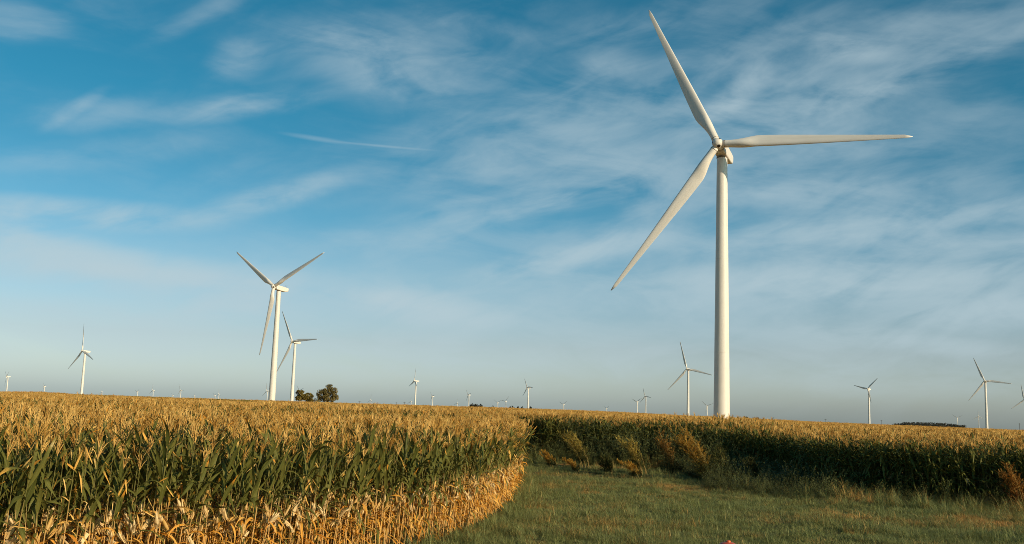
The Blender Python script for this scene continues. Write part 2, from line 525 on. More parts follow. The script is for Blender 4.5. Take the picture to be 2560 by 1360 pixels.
# ------------------------------------------------------------------ scatter object
def scatter(name, P, rot, scl, idx, coll, extra=None, base=None):
    """one object whose points carry copies of the shapes in coll; base = (verts, faces, material) drawn as well"""
    n = len(P)
    bv = np.zeros((0, 3)) if base is None else np.asarray(base[0])
    me = bpy.data.meshes.new(name)
    allv = np.concatenate([P, bv])
    if base is None:
        me.vertices.add(len(allv)); me.vertices.foreach_set('co', allv.astype(np.float32).ravel())
    else:
        me.from_pydata(allv.tolist(), [], [tuple(int(i) + n for i in f) for f in base[1]])
        me.materials.append(base[2])
        me.polygons.foreach_set('use_smooth', [True] * len(base[1]))
    pad = len(bv)
    def put(nm, typ, key, arr):
        a = me.attributes.new(nm, typ, 'POINT'); a.data.foreach_set(key, arr)
    put('rot', 'FLOAT_VECTOR', 'vector', np.concatenate([rot, np.zeros((pad, 3))]).astype(np.float32).ravel())
    put('scl', 'FLOAT', 'value', np.concatenate([scl, np.ones(pad)]).astype(np.float32))
    put('idx', 'INT', 'value', np.concatenate([idx, np.zeros(pad)]).astype(np.int32))
    put('use', 'BOOLEAN', 'value', np.concatenate([np.ones(n), np.zeros(pad)]).astype(bool))
    for k, v in (extra or {}).items():
        put(k, 'FLOAT', 'value', np.concatenate([v, np.zeros(pad)]).astype(np.float32))
    me.update()
    o = obj(name, me)
    t = bpy.data.node_groups.new(name + "_nodes", 'GeometryNodeTree')
    t.interface.new_socket('Geometry', in_out='INPUT', socket_type='NodeSocketGeometry')
    t.interface.new_socket('Geometry', in_out='OUTPUT', socket_type='NodeSocketGeometry')
    N, Lk = t.nodes, t.links
    gi, go = N.new('NodeGroupInput'), N.new('NodeGroupOutput')
    iop = N.new('GeometryNodeInstanceOnPoints')
    ci = N.new('GeometryNodeCollectionInfo'); ci.inputs[0].default_value = coll
    ci.inputs['Separate Children'].default_value = True; ci.inputs['Reset Children'].default_value = True
    def na(nm, typ):
        q = N.new('GeometryNodeInputNamedAttribute'); q.data_type = typ; q.inputs[0].default_value = nm; return q.outputs[0]
    Lk.new(gi.outputs[0], iop.inputs['Points'])
    Lk.new(na('use', 'BOOLEAN'), iop.inputs['Selection'])
    Lk.new(ci.outputs[0], iop.inputs['Instance'])
    iop.inputs['Pick Instance'].default_value = True
    Lk.new(na('idx', 'INT'), iop.inputs['Instance Index'])
    e2r = N.new('FunctionNodeEulerToRotation'); Lk.new(na('rot', 'FLOAT_VECTOR'), e2r.inputs[0])
    Lk.new(e2r.outputs[0], iop.inputs['Rotation'])
    Lk.new(na('scl', 'FLOAT'), iop.inputs['Scale'])
    jn = N.new('GeometryNodeJoinGeometry')
    Lk.new(iop.outputs[0], jn.inputs[0]); Lk.new(gi.outputs[0], jn.inputs[0])
    Lk.new(jn.outputs[0], go.inputs[0])
    md = o.modifiers.new("scatter", 'NODES'); md.node_group = t
    return o

def along(line, off, step, jit):
    """points at a distance off to the left-hand side of a line, step apart; with the outward normal"""
    out = []
    L = [np.array(p, float) for p in line]
    carry = 0.0
    for i in range(len(L) - 1):
        d = L[i + 1] - L[i]; l = np.linalg.norm(d); d /= l
        n = np.array([-d[1], d[0]])
        s = carry
        while s < l:
            # blend normals near the joints
            t = s / l
            n0 = n if i == 0 else None
            p = L[i] + d * s + n * off
            out.append((p[0] + rng.normal() * jit, p[1] + rng.normal() * jit, -n[0], -n[1]))
            s += step * rng.uniform(.7, 1.3)
        carry = s - l
    return np.array(out)

def smooth_line(line, n=6):
    P = np.array(line, float); out = []
    for i in range(len(P) - 1):
        p0, p1, p2, p3 = P[max(i - 1, 0)], P[i], P[i + 1], P[min(i + 2, len(P) - 1)]
        for k in range(n):
            t = k / n
            out.append(.5 * ((2 * p1) + (-p0 + p2) * t + (2 * p0 - 5 * p1 + 4 * p2 - p3) * t * t + (-p0 + 3 * p1 - 3 * p2 + p3) * t ** 3))
    out.append(P[-1])
    return [tuple(q) for q in out]

LBs, RBs = smooth_line(LB), smooth_line(RB)
LPOLY = LBs + LPOLY[len(LB):]; RPOLY = RBs + RPOLY[len(RB):]; LAWN = LAWN[:3] + RBs[::-1] + LBs[::-1]

def lean_euler(nx, ny, lean, spin):
    ax = Vector((-ny, nx, 0))
    m = Matrix.Rotation(lean, 3, ax) @ Matrix.Rotation(spin, 3, 'Z')
    e = m.to_euler('XYZ'); return (e.x, e.y, e.z)

AZMAX = R(31.5)
def edge_rows(line, poly, nrows, lean, sign):
    rows = []
    for k in range(nrows):
        a = along(line, sign * (.25 + .52 * k), .135 if k < 2 else .17, .05)
        a[:, 2:] *= sign
        rows.append(np.column_stack([a, np.full(len(a), k)]))
    A = np.concatenate(rows)
    d = np.hypot(A[:, 0], A[:, 1]); az = np.arctan2(A[:, 0], A[:, 1])
    A = A[(np.abs(az) < AZMAX) & (d > 8)]
    return A

EL = edge_rows(LBs, LPOLY, 6, 0, 1.0)     # the field lies to the left of its edge line
ER = edge_rows(RBs, RPOLY, 6, 0, 1.0)
EL = EL[inside(LPOLY, EL[:, 0], EL[:, 1])]
ER = ER[inside(RPOLY, ER[:, 0], ER[:, 1])]
EL = EL[np.hypot(EL[:, 0], EL[:, 1]) < 112]; ER = ER[np.hypot(ER[:, 0], ER[:, 1]) < 112]

# -- 300 plants of the front rows stand as things of their own
dEL = np.hypot(EL[:, 0], EL[:, 1]); azEL = np.degrees(np.arctan2(EL[:, 0], EL[:, 1]))
score = dEL + EL[:, 4] * 14 + (azEL < -27.5) * 1000
sel = np.argsort(score)[:300]
ismine = np.zeros(len(EL), bool); ismine[sel] = True
SUN_GOLD = lambda y: .15 + .6 * ss(24, 33, y)  # share of plants with sunlight painted in as gold, rising toward the corner
def corn_things():
    part_mesh = []
    for i, P in enumerate(left_parts):
        part_mesh.append({k: q.mesh("corn_" + k.rstrip('2')) for k, q in P.items() if q.f})
    for q, j in enumerate(sel):
        x, y, nx, ny, row = EL[j]
        root = bpy.data.objects.new("corn_plant", None); root.empty_display_size = .2
        COL.objects.link(root)
        root.location = (x, y, gz(x, y))
        root.rotation_euler = lean_euler(nx, ny, R(rng.normal(5 if row == 0 else 2, 4)), rng.uniform(0, 2 * PI))
        s = rng.uniform(.84, 1.08); root.scale = (s, s, s)
        tag(root, "dry-footed corn plant with tan tassel, front rows of the sunlit field beside lawn", "corn plant",
            "corn plants in the front rows beside the lawn")
        for nm, me in part_mesh[rng.integers(NEARV) + (NEARV if rng.random() < SUN_GOLD(y) else 0)].items():
            o = bpy.data.objects.new(nm.rstrip('2'), me); o.parent = root; COL.objects.link(o)
corn_things()

def grid_pts(rmin, rmax, step, poly, clear, az=AZMAX, jit=.3):
    """jittered grid of points between two distances inside a field, at least clear metres from its edge line"""
    W = rmax * math.tan(az)
    xs = np.arange(-W, W, step); ys = np.arange(rmin * math.cos(az), rmax, step)
    X, Y = np.meshgrid(xs, ys); X = X.ravel() + rng.normal(size=X.size) * step * jit; Y = Y.ravel() + rng.normal(size=Y.size) * step * jit
    r = np.hypot(X, Y); a = np.abs(np.arctan2(X, Y))
    k = (r >= rmin) & (r < rmax) & (a < az) & inside(poly, X, Y)
    X, Y = X[k], Y[k]
    if clear > 0:
        line = LBs if poly is LPOLY else RBs
        k = dist_line(line, X, Y) > clear; X, Y = X[k], Y[k]
    return X, Y

def swale(X, Y):
    r = np.hypot(X, Y); az = np.arctan2(X, Y)
    lo, hi = az_px(165), az_px(640)
    c = np.interp(az, [lo, hi], [540, 400])
    return (az > lo) & (az < hi) & (np.abs(r - c) < 48 + 30 * vnoise(X * .03, Y * .03))

def field(name, poly, E, mine, K, KT, label, green_tops):
    P, ROT, S, I = [], [], [], []
    def put(X, Y, ids, tilt=R(4), s=(.9, 1.08)):
        n = len(X)
        sw = .92 + .15 * vnoise(X * .35 + 7, Y * .35) + .06 * (vnoise(X * .06, Y * .06 + 9) - .5)
        P.append(np.column_stack([X, Y, terrain(X, Y)])); S.append(rng.uniform(*s, n) * sw)
        q = rng.choice(ids, n)
        if ids is KT:
            q[(vnoise(X * .5 + 21, Y * .5) + rng.normal(size=n) * .18) > .68] = rng.choice(K_LG)
            gap = vnoise(X * .9 + 3, Y * .9 + 31) > .93
            S[-1][gap] *= .86
        I.append(q)
        ROT.append(np.column_stack([rng.normal(size=n) * tilt, rng.normal(size=n) * tilt, rng.uniform(0, 2 * PI, n)]))
    A = E[~mine] if mine is not None else E
    P.append(np.column_stack([A[:, 0], A[:, 1], terrain(A[:, 0], A[:, 1])]))
    S.append(rng.uniform(.86, 1.09, len(A))); I.append(rng.choice(K[:NEARV], len(A)) if len(K) == NEARV else K[rng.integers(0, NEARV, len(A)) + NEARV * (rng.random(len(A)) < SUN_GOLD(A[:, 1]))])
    ROT.append(np.array([lean_euler(a[2], a[3], R(rng.normal(5 if a[4] == 0 else 2, 4)), rng.uniform(0, 6.28)) for a in A]))
    put(*grid_pts(8, 45, .40, poly, 3.2), KT)
    put(*grid_pts(45, 80, .50, poly, 3.2), KT)
    put(*grid_pts(80, 150, .75, poly, 3.2), KT)
    for r0, r1, st, kk in ((150, 260, 1.9, K_FAR), (260, 420, 2.4, K_FAR), (420, 640, 4.0, K_FAR2), (640, 800, 5.0, K_FAR2)):
        X, Y = grid_pts(r0, r1, st, poly, 0)
        w = swale(X, Y)
        put(X[~w], Y[~w], kk)
        if w.any():
            put(X[w], Y[w], K_GRN, s=(.9, 1.05)); put(X[w] + 1.1, Y[w] + 1.3, K_GRN, s=(.8, 1.0)); put(X[w] - 1.2, Y[w] + .7, K_GRN, s=(.85, 1.05))
    # closed canopy of leaves between the tassels, farther off
    rr = np.concatenate([np.linspace(75, 300, 60), np.geomspace(306, 1080, 70)]); aa = np.linspace(-AZMAX, AZMAX, 150)
    Rr, A2 = np.meshgrid(rr, aa, indexing='ij')
    X = (Rr * np.sin(A2)).ravel(); Y = (Rr * np.cos(A2)).ravel()
    Z = terrain(X, Y) + 1.75 + .25 * vnoise(X * .8, Y * .8) + .15 * ss(200, 500, np.hypot(X, Y))
    ok = inside(poly, X, Y) & ((dist_line(LBs if poly is LPOLY else RBs, X, Y) > 3) | (np.hypot(X, Y) > 125))
    fs = []; na = len(aa)
    for i in range(len(rr) - 1):
        for j in range(na - 1):
            q = (i * na + j, (i + 1) * na + j, (i + 1) * na + j + 1, i * na + j + 1)
            if all(ok[k] for k in q): fs.append(q[::-1])
    P, ROT, S, I = np.concatenate(P), np.concatenate(ROT), np.concatenate(S), np.concatenate(I)
    print(name, len(P))
    o = scatter(name, P, ROT, S, I, PROTO, None, (np.column_stack([X, Y, Z]), fs, CANOPY))
    tag(o, label, "corn field", kind='stuff')
    return o
field("corn_field", LPOLY, EL, ismine, K_L, K_LT, "broad golden corn field left of the lawn, behind its sunlit front rows", False)
field("corn_field", RPOLY, ER, None, K_R, K_RT, "corn field beyond the lawn with a dark shaded green front and golden tassels", True)

# ------------------------------------------------------------------ lawn
GR = bpy.data.collections.new("grass_kinds")
def blade(mb, x, y, h, az, lean, w, col, mat):
    d = np.array([math.cos(az), math.sin(az), 0]); s = np.array([-d[1], d[0], 0])
    vs = []
    for i in range(4):
        t = i / 3
        c = np.array([x, y, 0]) + d * h * lean * t ** 2 + np.array([0, 0, h * t * (1 - .25 * lean * t)])
        ww = w * (1 - t * .9) * .5
        vs += [c - s * ww, c + s * ww]
    mb.add(vs, [(0, 1, 3, 2), (2, 3, 5, 4), (4, 5, 7, 6)], mat, col)
def tuft(seed, n, hlo, hhi, rad, w):
    random.seed(seed); m = MB()
    for k in range(n):
        a = random.uniform(0, 2 * PI); r = rad * math.sqrt(random.random())
        blade(m, r * math.cos(a), r * math.sin(a), random.uniform(hlo, hhi), random.uniform(0, 2 * PI), random.uniform(.2, 1.7), w,
              (random.random() ** 3, random.random(), 0), GRASS)
    return m
for i in range(6): proto("g%02d" % i, tuft(600 + i, 28, .035, .12, .13, .009), GR)
for i in range(6, 9): proto("g%02d" % i, tuft(600 + i, 24, .10, .26, .10, .010), GR)
for i in range(9, 11): proto("g%02d" % i, tuft(600 + i, 30, .22, .55, .14, .012), GR)

def lawn():
    parts = []
    for r0, r1, st in ((14, 32, .125), (32, 48, .15), (48, 112, .20)):
        X, Y = grid_pts(r0, r1, st, LAWN, 0)
        parts.append(np.column_stack([X, Y]))
    A = np.concatenate(parts); X, Y = A[:, 0], A[:, 1]
    dR = dist_line(RBs, X, Y); dL = dist_line(LBs, X, Y)
    keep = ~((dR < 1.2) & (rng.random(len(X)) < .6))
    A = A[keep]; X, Y, dR, dL = X[keep], Y[keep], dR[keep], dL[keep]
    n = len(X)
    big = vnoise(X * .35 + 11, Y * .35); mid = vnoise(X * 1.1, Y * 1.1 + 5); sm = vnoise(X * 3, Y * 3)
    dry = .45 * big + .35 * mid + .35 * sm - .41
    for px, py, rx, ry, s in PATCH:
        cx, cy = ground_pt(px, py)
        q = ((X - cx) / rx) ** 2 + ((Y - cy) / ry) ** 2 + 1.6 * (mid - .5) + 1.5 * (sm - .5) + rng.normal(size=n) * .35
        dry = np.maximum(dry, .85 * s * ss(1.4, .2, q))
    # dry strip where the mown grass ends before the weeds
    strip = np.exp(-((dR - 4.6 - 1.2 * (big - .5)) / .55) ** 2) * ((Y > 44) & (X > 3))
    dry = np.maximum(dry, strip * (.55 + .5 * mid))
    dry = dry + rng.normal(size=n) * .10
    tall = ((vnoise(X * .5 + 40, Y * .5) > .60) & (rng.random(n) < .45)) | ((vnoise(X * 1.6 + 8, Y * 1.6 + 2) > .70) & (rng.random(n) < .75))
    wild = (dR < 4.2) & (Y > 36) & (rng.random(n) < .28)
    edge = (dL < .6) & (rng.random(n) < .12)
    idx = rng.integers(0, 6, n)
    idx[tall] = rng.integers(6, 9, tall.sum())
    idx[wild | edge] = rng.integers(8, 11, (wild | edge).sum())
    scl = rng.uniform(.6, 1.4, n) * (.45 + .6 * mid + .55 * sm)
    scl[strip > .4] *= .6
    bare = (vnoise(X * 1.3 + 17, Y * 1.3 + 29) > .80) & (rng.random(n) < .7)
    scl[bare] *= .35
    dry[bare] += .25
    print('grass', n)
    P = np.column_stack([X, Y, terrain(X, Y) - .005])
    rot = np.column_stack([rng.normal(size=n) * .12, rng.normal(size=n) * .12, rng.uniform(0, 2 * PI, n)])
    o = scatter("grass", P, rot, scl, idx, GR, {'dry': np.clip(dry, 0, 1)})
    tag(o, "mown green lawn with dry straw patches between the two corn fields", "lawn", kind='stuff')
PATCH = [(2480, 1312, 2.0, 1.0, 1.0), (2400, 1298, .9, .5, .8), (2150, 1258, .6, .5, .8), (2160, 1334, .5, .4, .8), (1690, 1222, 1.4, 2.0, .7),
         (1985, 1218, 2.2, 1.6, .75), (2330, 1265, 3.2, .6, .5), (1360, 1272, .8, .7, .6), (1460, 1300, .7, .6, .5), (1470, 1232, .6, 1.0, .6),
         (1900, 1290, 1.6, 1.2, .35), (2100, 1305, 2.4, 1.4, .4), (1600, 1320, 1, .7, .4), (1350, 1325, .7, .5, .45), (1700, 1345, .9, .5, .4), (1480, 1190, 3.5, 1.0, .5)]
lawn()

# ------------------------------------------------------------------ low weeds before the shaded corn
WD = bpy.data.collections.new("weed_kinds")
def weed(seed, h, n):
    random.seed(seed); m = MB()
    for k in range(n):
        a = random.uniform(0, 2 * PI); l = random.uniform(.15, .55); hh = h * random.uniform(.5, 1.1)
        p1 = np.array([math.cos(a) * l * hh, math.sin(a) * l * hh, hh])
        pts = [np.zeros(3), p1 * np.array([.4, .4, .6]), p1]
        m.tube(pts, [.007, .005, .002], WEEDLEAF, 3, (0, .5, 0))
        for q in range(13):
            t = random.uniform(.2, 1); c = p1 * np.array([t ** 1.4, t ** 1.4, t])
            b = random.uniform(0, 2 * PI); L = random.uniform(.05, .12); e = random.uniform(-.4, .8)
            d = np.array([math.cos(b) * math.cos(e), math.sin(b) * math.cos(e), math.sin(e)]); s = np.array([-math.sin(b), math.cos(b), 0]) * L * .22
            r = random.random()
            m.add([c, c + d * L * .5 - s, c + d * L, c + d * L * .5 + s], [(0, 1, 2, 3)], WEEDLEAF, (0, r, 0))
    return m
for i in range(5): proto("w%02d" % i, weed(700 + i, .45 + .14 * i, 9), WD)
def undergrowth():
    X, Y = grid_pts(34, 70, .30, LAWN, 0)
    dR = dist_line(RBs, X, Y)
    az = np.arctan2(X, Y)
    reach = np.interp(az, [az_px(1300), az_px(1420), az_px(1800), az_px(2060), az_px(2140), az_px(2300), az_px(2560)], [1.8, 3.6, 5.2, 4.8, 2.4, .9, 1.2])
    dens = np.interp(az, [az_px(1300), az_px(1800), az_px(2080), az_px(2200), az_px(2560)], [.95, 1, 1, .5, .5])
    k = (dR < reach * (.75 + .5 * vnoise(X * .6, Y * .6))) & (rng.random(len(X)) < dens) & (X > 0)
    X, Y, dR, reach = X[k], Y[k], dR[k], reach[k]
    n = len(X)
    h = np.clip(1.35 - dR / (reach + .1), .3, 1) * rng.uniform(.6, 1.35, n)
    h = h * (1 + .9 * ss(az_px(1330), az_px(1420), az[k]) * (1 - ss(az_px(1780), az_px(1900), az[k])) * (vnoise(X * .7, Y * .7 + 3) > .35))
    o = scatter("undergrowth", np.column_stack([X, Y, terrain(X, Y)]), np.column_stack([rng.normal(size=n) * .15, rng.normal(size=n) * .15, rng.uniform(0, 6.28, n)]),
                h, rng.integers(0, 5, n), WD)
    tag(o, "tangled low green weeds along the foot of the shaded corn", "weeds", kind='stuff')
undergrowth()

# ------------------------------------------------------------------ big leaning weeds with seed plumes
def weed_plant(px, py, h, lean, spread, cols, nst, label, seed, dense=1.0):
    x, y = ground_pt(px, py)
    random.seed(seed)
    root = empty("tall_weed", (x, y, gz(x, y)))
    tag(root, label, "weed", "tall weeds leaning out from the shaded corn")
    st, pl, fo = MB(), MB(), MB()
    for k in range(nst):
        a = random.uniform(-spread, spread)
        hh = h * random.uniform(.72, 1.05)
        lx = -lean * random.uniform(.6, 1.3); ly = -.25 * lean + a * .5
        b = np.array([random.uniform(-.25, .25), random.uniform(-.2, .2), 0])
        P = lambda t: b + np.array([lx * t ** 1.7 * hh + a * .4 * t, ly * t ** 1.5 * hh, hh * t * (1 - .12 * lean * t * t)])
        st.tube([P(i / 6) for i in range(7)], [.014 * (1 - .13 * i) for i in range(7)], STALK, 4, (.35, 0, 0))
        for q in range(int(34 * dense)):                                    # side branches
            t = random.uniform(.10, 1.0); c = P(t)
            ba = random.uniform(0, 2 * PI); L = h * random.uniform(.12, .30) * (1.15 - .5 * t)
            d = np.array([math.cos(ba) * .55 - .55 * lean, math.sin(ba) * .5 - .1, random.uniform(.25, .9)]); d /= np.linalg.norm(d)
            f = float(ss(.25, .6, t + random.uniform(-.12, .12)))
            c0, c1 = cols
            mixc = [c0[i] * (1 - f) + c1[i] * f for i in range(3)]
            e = c + d * L + np.array([-.06, 0, -.10 * L])
            pl.tube([c, (c + e) / 2 + d * .02, e], [.005, .004, .002], PLUME, 3, tuple(mixc))
            for s_ in range(int(11 * dense)):
                u = random.uniform(.15, 1.0); cc = c * (1 - u) + e * u
                d2 = d + np.array([random.uniform(-.8, .5), random.uniform(-.7, .7), random.uniform(-.6, .6)]); d2 /= np.linalg.norm(d2)
                l2 = random.uniform(.05, .13) * (1.2 if f > .5 else .9); s2 = np.cross(d2, (0, 0, 1)); s2 /= np.linalg.norm(s2) + 1e-6
                w = .015 if f > .5 else .020
                v = random.uniform(.6, 1.25); cl = tuple(min(1, q_ * v) for q_ in mixc)
                m2 = cc + d2 * l2 * .55 + np.array([0, 0, .01]); tp = cc + d2 * l2 - np.array([0, 0, .025])
                (pl if f > .3 else fo).add([cc - s2 * w * .4, cc + s2 * w * .4, m2 + s2 * w, m2 - s2 * w, tp], [(0, 1, 2, 3), (3, 2, 4)], PLUME, cl)
    for nm, q in (('stem', st), ('seed_plume', pl), ('foliage', fo)):
        if q.f: obj(nm, q.mesh("weed_" + nm), root)
    return root
GRN, DGR = (.110, .112, .030), (.060, .068, .020)
ORG, YEL, RED = (.54, .31, .055), (.46, .34, .075), (.42, .21, .045)
weed_plant(1462, 1178, 2.00, .55, .6, (GRN, YEL), 7, "yellow plumed weed arching left, nearest the left corn field's tip", 1)
weed_plant(1385, 1176, .90, .9, .6, (DGR, ORG), 6, "low reddish weed bent over at the corner of the left corn field", 2)
weed_plant(1448, 1184, .75, .7, .6, (DGR, ORG), 4, "small orange tufted weed low at the edge of the mown lawn", 3)
weed_plant(1612, 1190, 2.05, .55, .6, (GRN, YEL), 8, "yellow green weed with fanned plumes, midway along the shaded corn", 4)
weed_plant(1595, 1198, .95, .8, .7, (DGR, ORG), 5, "short bronze weed under the fanned yellow plumes", 5)
weed_plant(1678, 1200, 2.40, .25, .4, (DGR, RED), 6, "upright rusty red weed close behind the tallest golden plume", 6)
weed_plant(1768, 1206, 2.60, .58, .45, (GRN, ORG), 11, "tallest weed, a big golden orange plume leaning left before dark corn", 7, 1.15)
weed_plant(1812, 1206, 1.80, .35, .7, (GRN, GRN), 8, "leafy all green weed right of the tallest golden plume", 8)
weed_plant(1890, 1212, 1.25, .25, .9, (GRN, (.12, .115, .035)), 7, "dull green weed lower down toward the open corn face", 9)
weed_plant(1525, 1188, 1.15, .5, .9, (DGR, GRN), 7, "dark green weed in the gap between two yellow plumed weeds", 10)
weed_plant(2552, 1280, 1.75, .30, .6, ((.24, .10, .03), (.40, .19, .04)), 7, "rust brown weed at the right end of the dark corn face", 11)

# ------------------------------------------------------------------ wind turbines
def blade_mesh(L):
    m = MB(); N = 26; S = 30
    vs = []
    for i in range(S + 1):
        t = i / S; t = t ** 1.15
        z = 1.3 + (L - 1.3) * t
        if t < .035: ch, th, k = 2.15, 1.0, 0.0
        else:
            k = float(ss(.035, .20, t))
            grow = 2.15 + (3.85 - 2.15) * k
            tap = 4.0 + (.90 - 4.0) * ((t - .20) / .80) ** .95 if t > .20 else 4.0 + (.2 - t) * 8
            ch = -math.log(math.exp(-4 * grow) + math.exp(-4 * tap)) / 4 if t > .12 else grow
            th = 1.0 * (1 - k) + (.30 - .14 * float(ss(.2, 1, t))) * k
            if t > .965: ch *= max(.08, math.sqrt(max(0, 1 - ((t - .965) / .036) ** 2)))
        tw = R(15 - 15 * min(1, (t / .8)) ** .6) + R(2)
        off = .5 * (1 - k) + .30 * k
        for j in range(N):
            a = 2 * PI * j / N
            xc = .5 * (1 - math.cos(a))                    # 0 leading edge .. 1 trailing edge
            yt = 5 * .2 * (.2969 * math.sqrt(xc) - .1260 * xc - .3516 * xc ** 2 + .2843 * xc ** 3 - .1015 * xc ** 4) / .2
            ya = yt * (1 if a < PI else -1) * .98 + .035 * math.sin(PI * xc)
            yc = .5 * math.sin(a)
            yy = yc * (1 - k) + (ya * th * (1.0)) * k if k < 1 else ya * th
            x = (off - xc) * ch; y = yy * ch * (1 if k >= 1 else 1)
            pre = -1.2 * t * t
            vs.append((x * math.cos(tw) + y * math.sin(tw), -x * math.sin(tw) + y * math.cos(tw) + pre, z))
    fs = []
    for i in range(S):
        for j in range(N):
            j2 = (j + 1) % N
            fs.append((i * N + j, i * N + j2, (i + 1) * N + j2, (i + 1) * N + j))
    fs.append(tuple(range(N))[::-1]); fs.append(tuple(S * N + j for j in range(N)))
    m.add(vs, fs, PAINT)
    # root collar
    lathe(m, [(1.05, 1.78), (1.115, 1.79), (1.115, 1.92), (1.05, 1.93)], SEAL, 28)
    return m.mesh("turbine_blade")

def lathe(m, prof, mat, sides=40, axis='z'):
    vs, fs = [], []
    for r, h in prof:
        for k in range(sides):
            a = 2 * PI * k / sides
            vs.append((r * math.cos(a), r * math.sin(a), h) if axis == 'z' else (r * math.cos(a), h, r * math.sin(a)))
    for i in range(len(prof) - 1):
        for k in range(sides):
            k2 = (k + 1) % sides
            fs.append((i * sides + k, i * sides + k2, (i + 1) * sides + k2, (i + 1) * sides + k))
    m.add(vs, fs, mat)

BL = 48.0
HUBH = 80.0
def turbine_meshes():
    D = {}
    D['blade'] = blade_mesh(BL)
    t = MB()
    prof = []
    for i in range(25):
        u = i / 24; z = -6 + (HUBH - 2.0 + 6) * u
        prof.append((2.30 - (2.30 - 1.50) * max(0, z) / (HUBH - 2), z))
    lathe(t, prof, PAINT, 48)
    for z in (21, 48):
        r = 2.30 - .80 * z / (HUBH - 2)
        lathe(t, [(r, z - .05), (r + .02, z - .04), (r + .02, z + .04), (r, z + .05)], PAINT, 48)
    lathe(t, [(1.52, HUBH - 2.25), (1.62, HUBH - 2.2), (1.62, HUBH - 2.0), (1.2, HUBH - 1.98)], SEAL, 40)
    D['tower'] = t.mesh("turbine_tower")
    # nacelle: local -Y points into the wind, the hub centre is 5 m ahead of the tower axis
    n = MB()
    sec = [(-3.3, 1.4, -1.40, 1.25), (-2.6, 1.65, -1.75, 1.5), (1.0, 1.7, -1.85, 1.6), (5.5, 1.65, -1.6, 1.6), (7.6, 1.55, -1.0, 1.55), (8.2, 1.25, -.6, 1.35)]
    vs, K = [], 20
    for y, w, z0, z1 in sec:
        for k in range(K):
            a = 2 * PI * k / K; c, s = math.cos(a), math.sin(a)
            p = .28
            xx = w * math.copysign(abs(c) ** p, c); zz = (z0 + z1) / 2 + (z1 - z0) / 2 * math.copysign(abs(s) ** p, s)
            vs.append((xx, y, zz))
    fs = []
    for i in range(len(sec) - 1):
        for k in range(K):
            k2 = (k + 1) % K
            fs.append((i * K + k, (i + 1) * K + k, (i + 1) * K + k2, i * K + k2))
    fs.append(tuple(range(K))); fs.append(tuple((len(sec) - 1) * K + k for k in range(K))[::-1])
    n.add(vs, fs, PAINT)
    D['nacelle'] = n.mesh("turbine_nacelle", False)
    v = MB()
    for x in (-.7, .7):
        v.tube([(x, 6.6, 1.7), (x, 6.6, 3.1)], [.05, .04], SEAL, 6, cap=True)
        v.tube([(x - .3, 6.6, 3.1), (x + .3, 6.6, 3.1)], [.06, .06], SEAL, 6, cap=True)
    v.tube([(-.7, 6.6, 2.3), (.7, 6.6, 2.3)], [.035, .035], SEAL, 5)
    D['wind_vane'] = v.mesh("turbine_wind_vane")
    h = MB()
    lathe(h, [(.02, -2.15), (.55, -2.08), (1.05, -1.8), (1.4, -1.3), (1.55, -.6), (1.6, .3), (1.55, 1.15), (1.45, 1.4)], PAINT, 36, 'y')
    D['hub'] = h.mesh("turbine_hub")
    hc = MB()
    for k in range(3):                                       # dark service openings between the blades
        a = PI / 3 + k * 2 * PI / 3
        for da, y0, y1 in ((.0, -1.72, -.75),):
            q, nn = [], 6
            for i in range(nn + 1):
                for j in range(nn + 1):
                    v = i / nn; yy = y0 + (y1 - y0) * v
                    w = .36 * (.35 + .65 * math.sin(PI * min(1, .12 + v * .8)))
                    aa = a + w * (2 * j / nn - 1)
                    rr = np.interp(yy, [-2.15, -2.08, -1.8, -1.3, -.6, .3], [.02, .55, 1.05, 1.4, 1.55, 1.6]) + .03
                    q.append((rr * math.sin(aa), yy, rr * math.cos(aa)))
            hc.add(q, [(i * (nn + 1) + j, i * (nn + 1) + j + 1, (i + 1) * (nn + 1) + j + 1, (i + 1) * (nn + 1) + j) for i in range(nn) for j in range(nn)], DARK)
    D['hatch'] = hc.mesh("turbine_hub_hatch")
    return D
TM = turbine_meshes()

def turbine(hx, hy, yaw, phase, scale_l, label, tilt=5.0, detail=False, zbase=None):
    d = ray(hx, hy)
    yw = R(yaw); over = 5.0
    ax = np.array([-math.sin(yw) * math.cos(R(tilt)), -math.cos(yw) * math.cos(R(tilt)), math.sin(R(tilt))])
    # distance at which a hub HUBH above the ground sits on this sight line
    s = (HUBH - EYE) / d[2]
    for _ in range(8):
        p = np.array([0, 0, EYE]) + d * s
        b = p - ax * over
        s = (gz(b[0], b[1]) + HUBH + over * ax[2] - EYE) / d[2]
    p = np.array([0, 0, EYE]) + d * s
    b = p - ax * over
    root = empty("wind_turbine", (b[0], b[1], b[2] - HUBH), 0)
    root.rotation_euler = (0, 0, -yw)                       # local -Y looks into the wind
    tag(root, label, "wind turbine", "white wind turbines of the wind farm")
    obj('tower', TM['tower'], root)
    nc = obj('nacelle', TM['nacelle'], root, (0, 0, HUBH)); nc.rotation_euler = (-R(tilt), 0, 0)
    if detail: obj('wind_vane', TM['wind_vane'], nc)
    hb = obj('hub', TM['hub'], root, (0, -over * math.cos(R(tilt)), HUBH + over * math.sin(R(tilt)))); hb.rotation_euler = (-R(tilt), 0, 0)
    if detail:
        hh = obj('hatch', TM['hatch'], hb); hh.rotation_euler = (0, R(phase), 0)
    for k in range(3):
        bl = obj('blade', TM['blade'], root)
        bl.location = hb.location
        # spin about the rotor axis (local Y of the tilted hub)
        bl.rotation_mode = 'QUATERNION'
        q = Euler((-R(tilt), 0, 0)).to_quaternion() @ Euler((0, R(phase + 120 * k), 0)).to_quaternion()
        bl.rotation_quaternion = q
        bl.scale = (1, 1, scale_l)
    return root

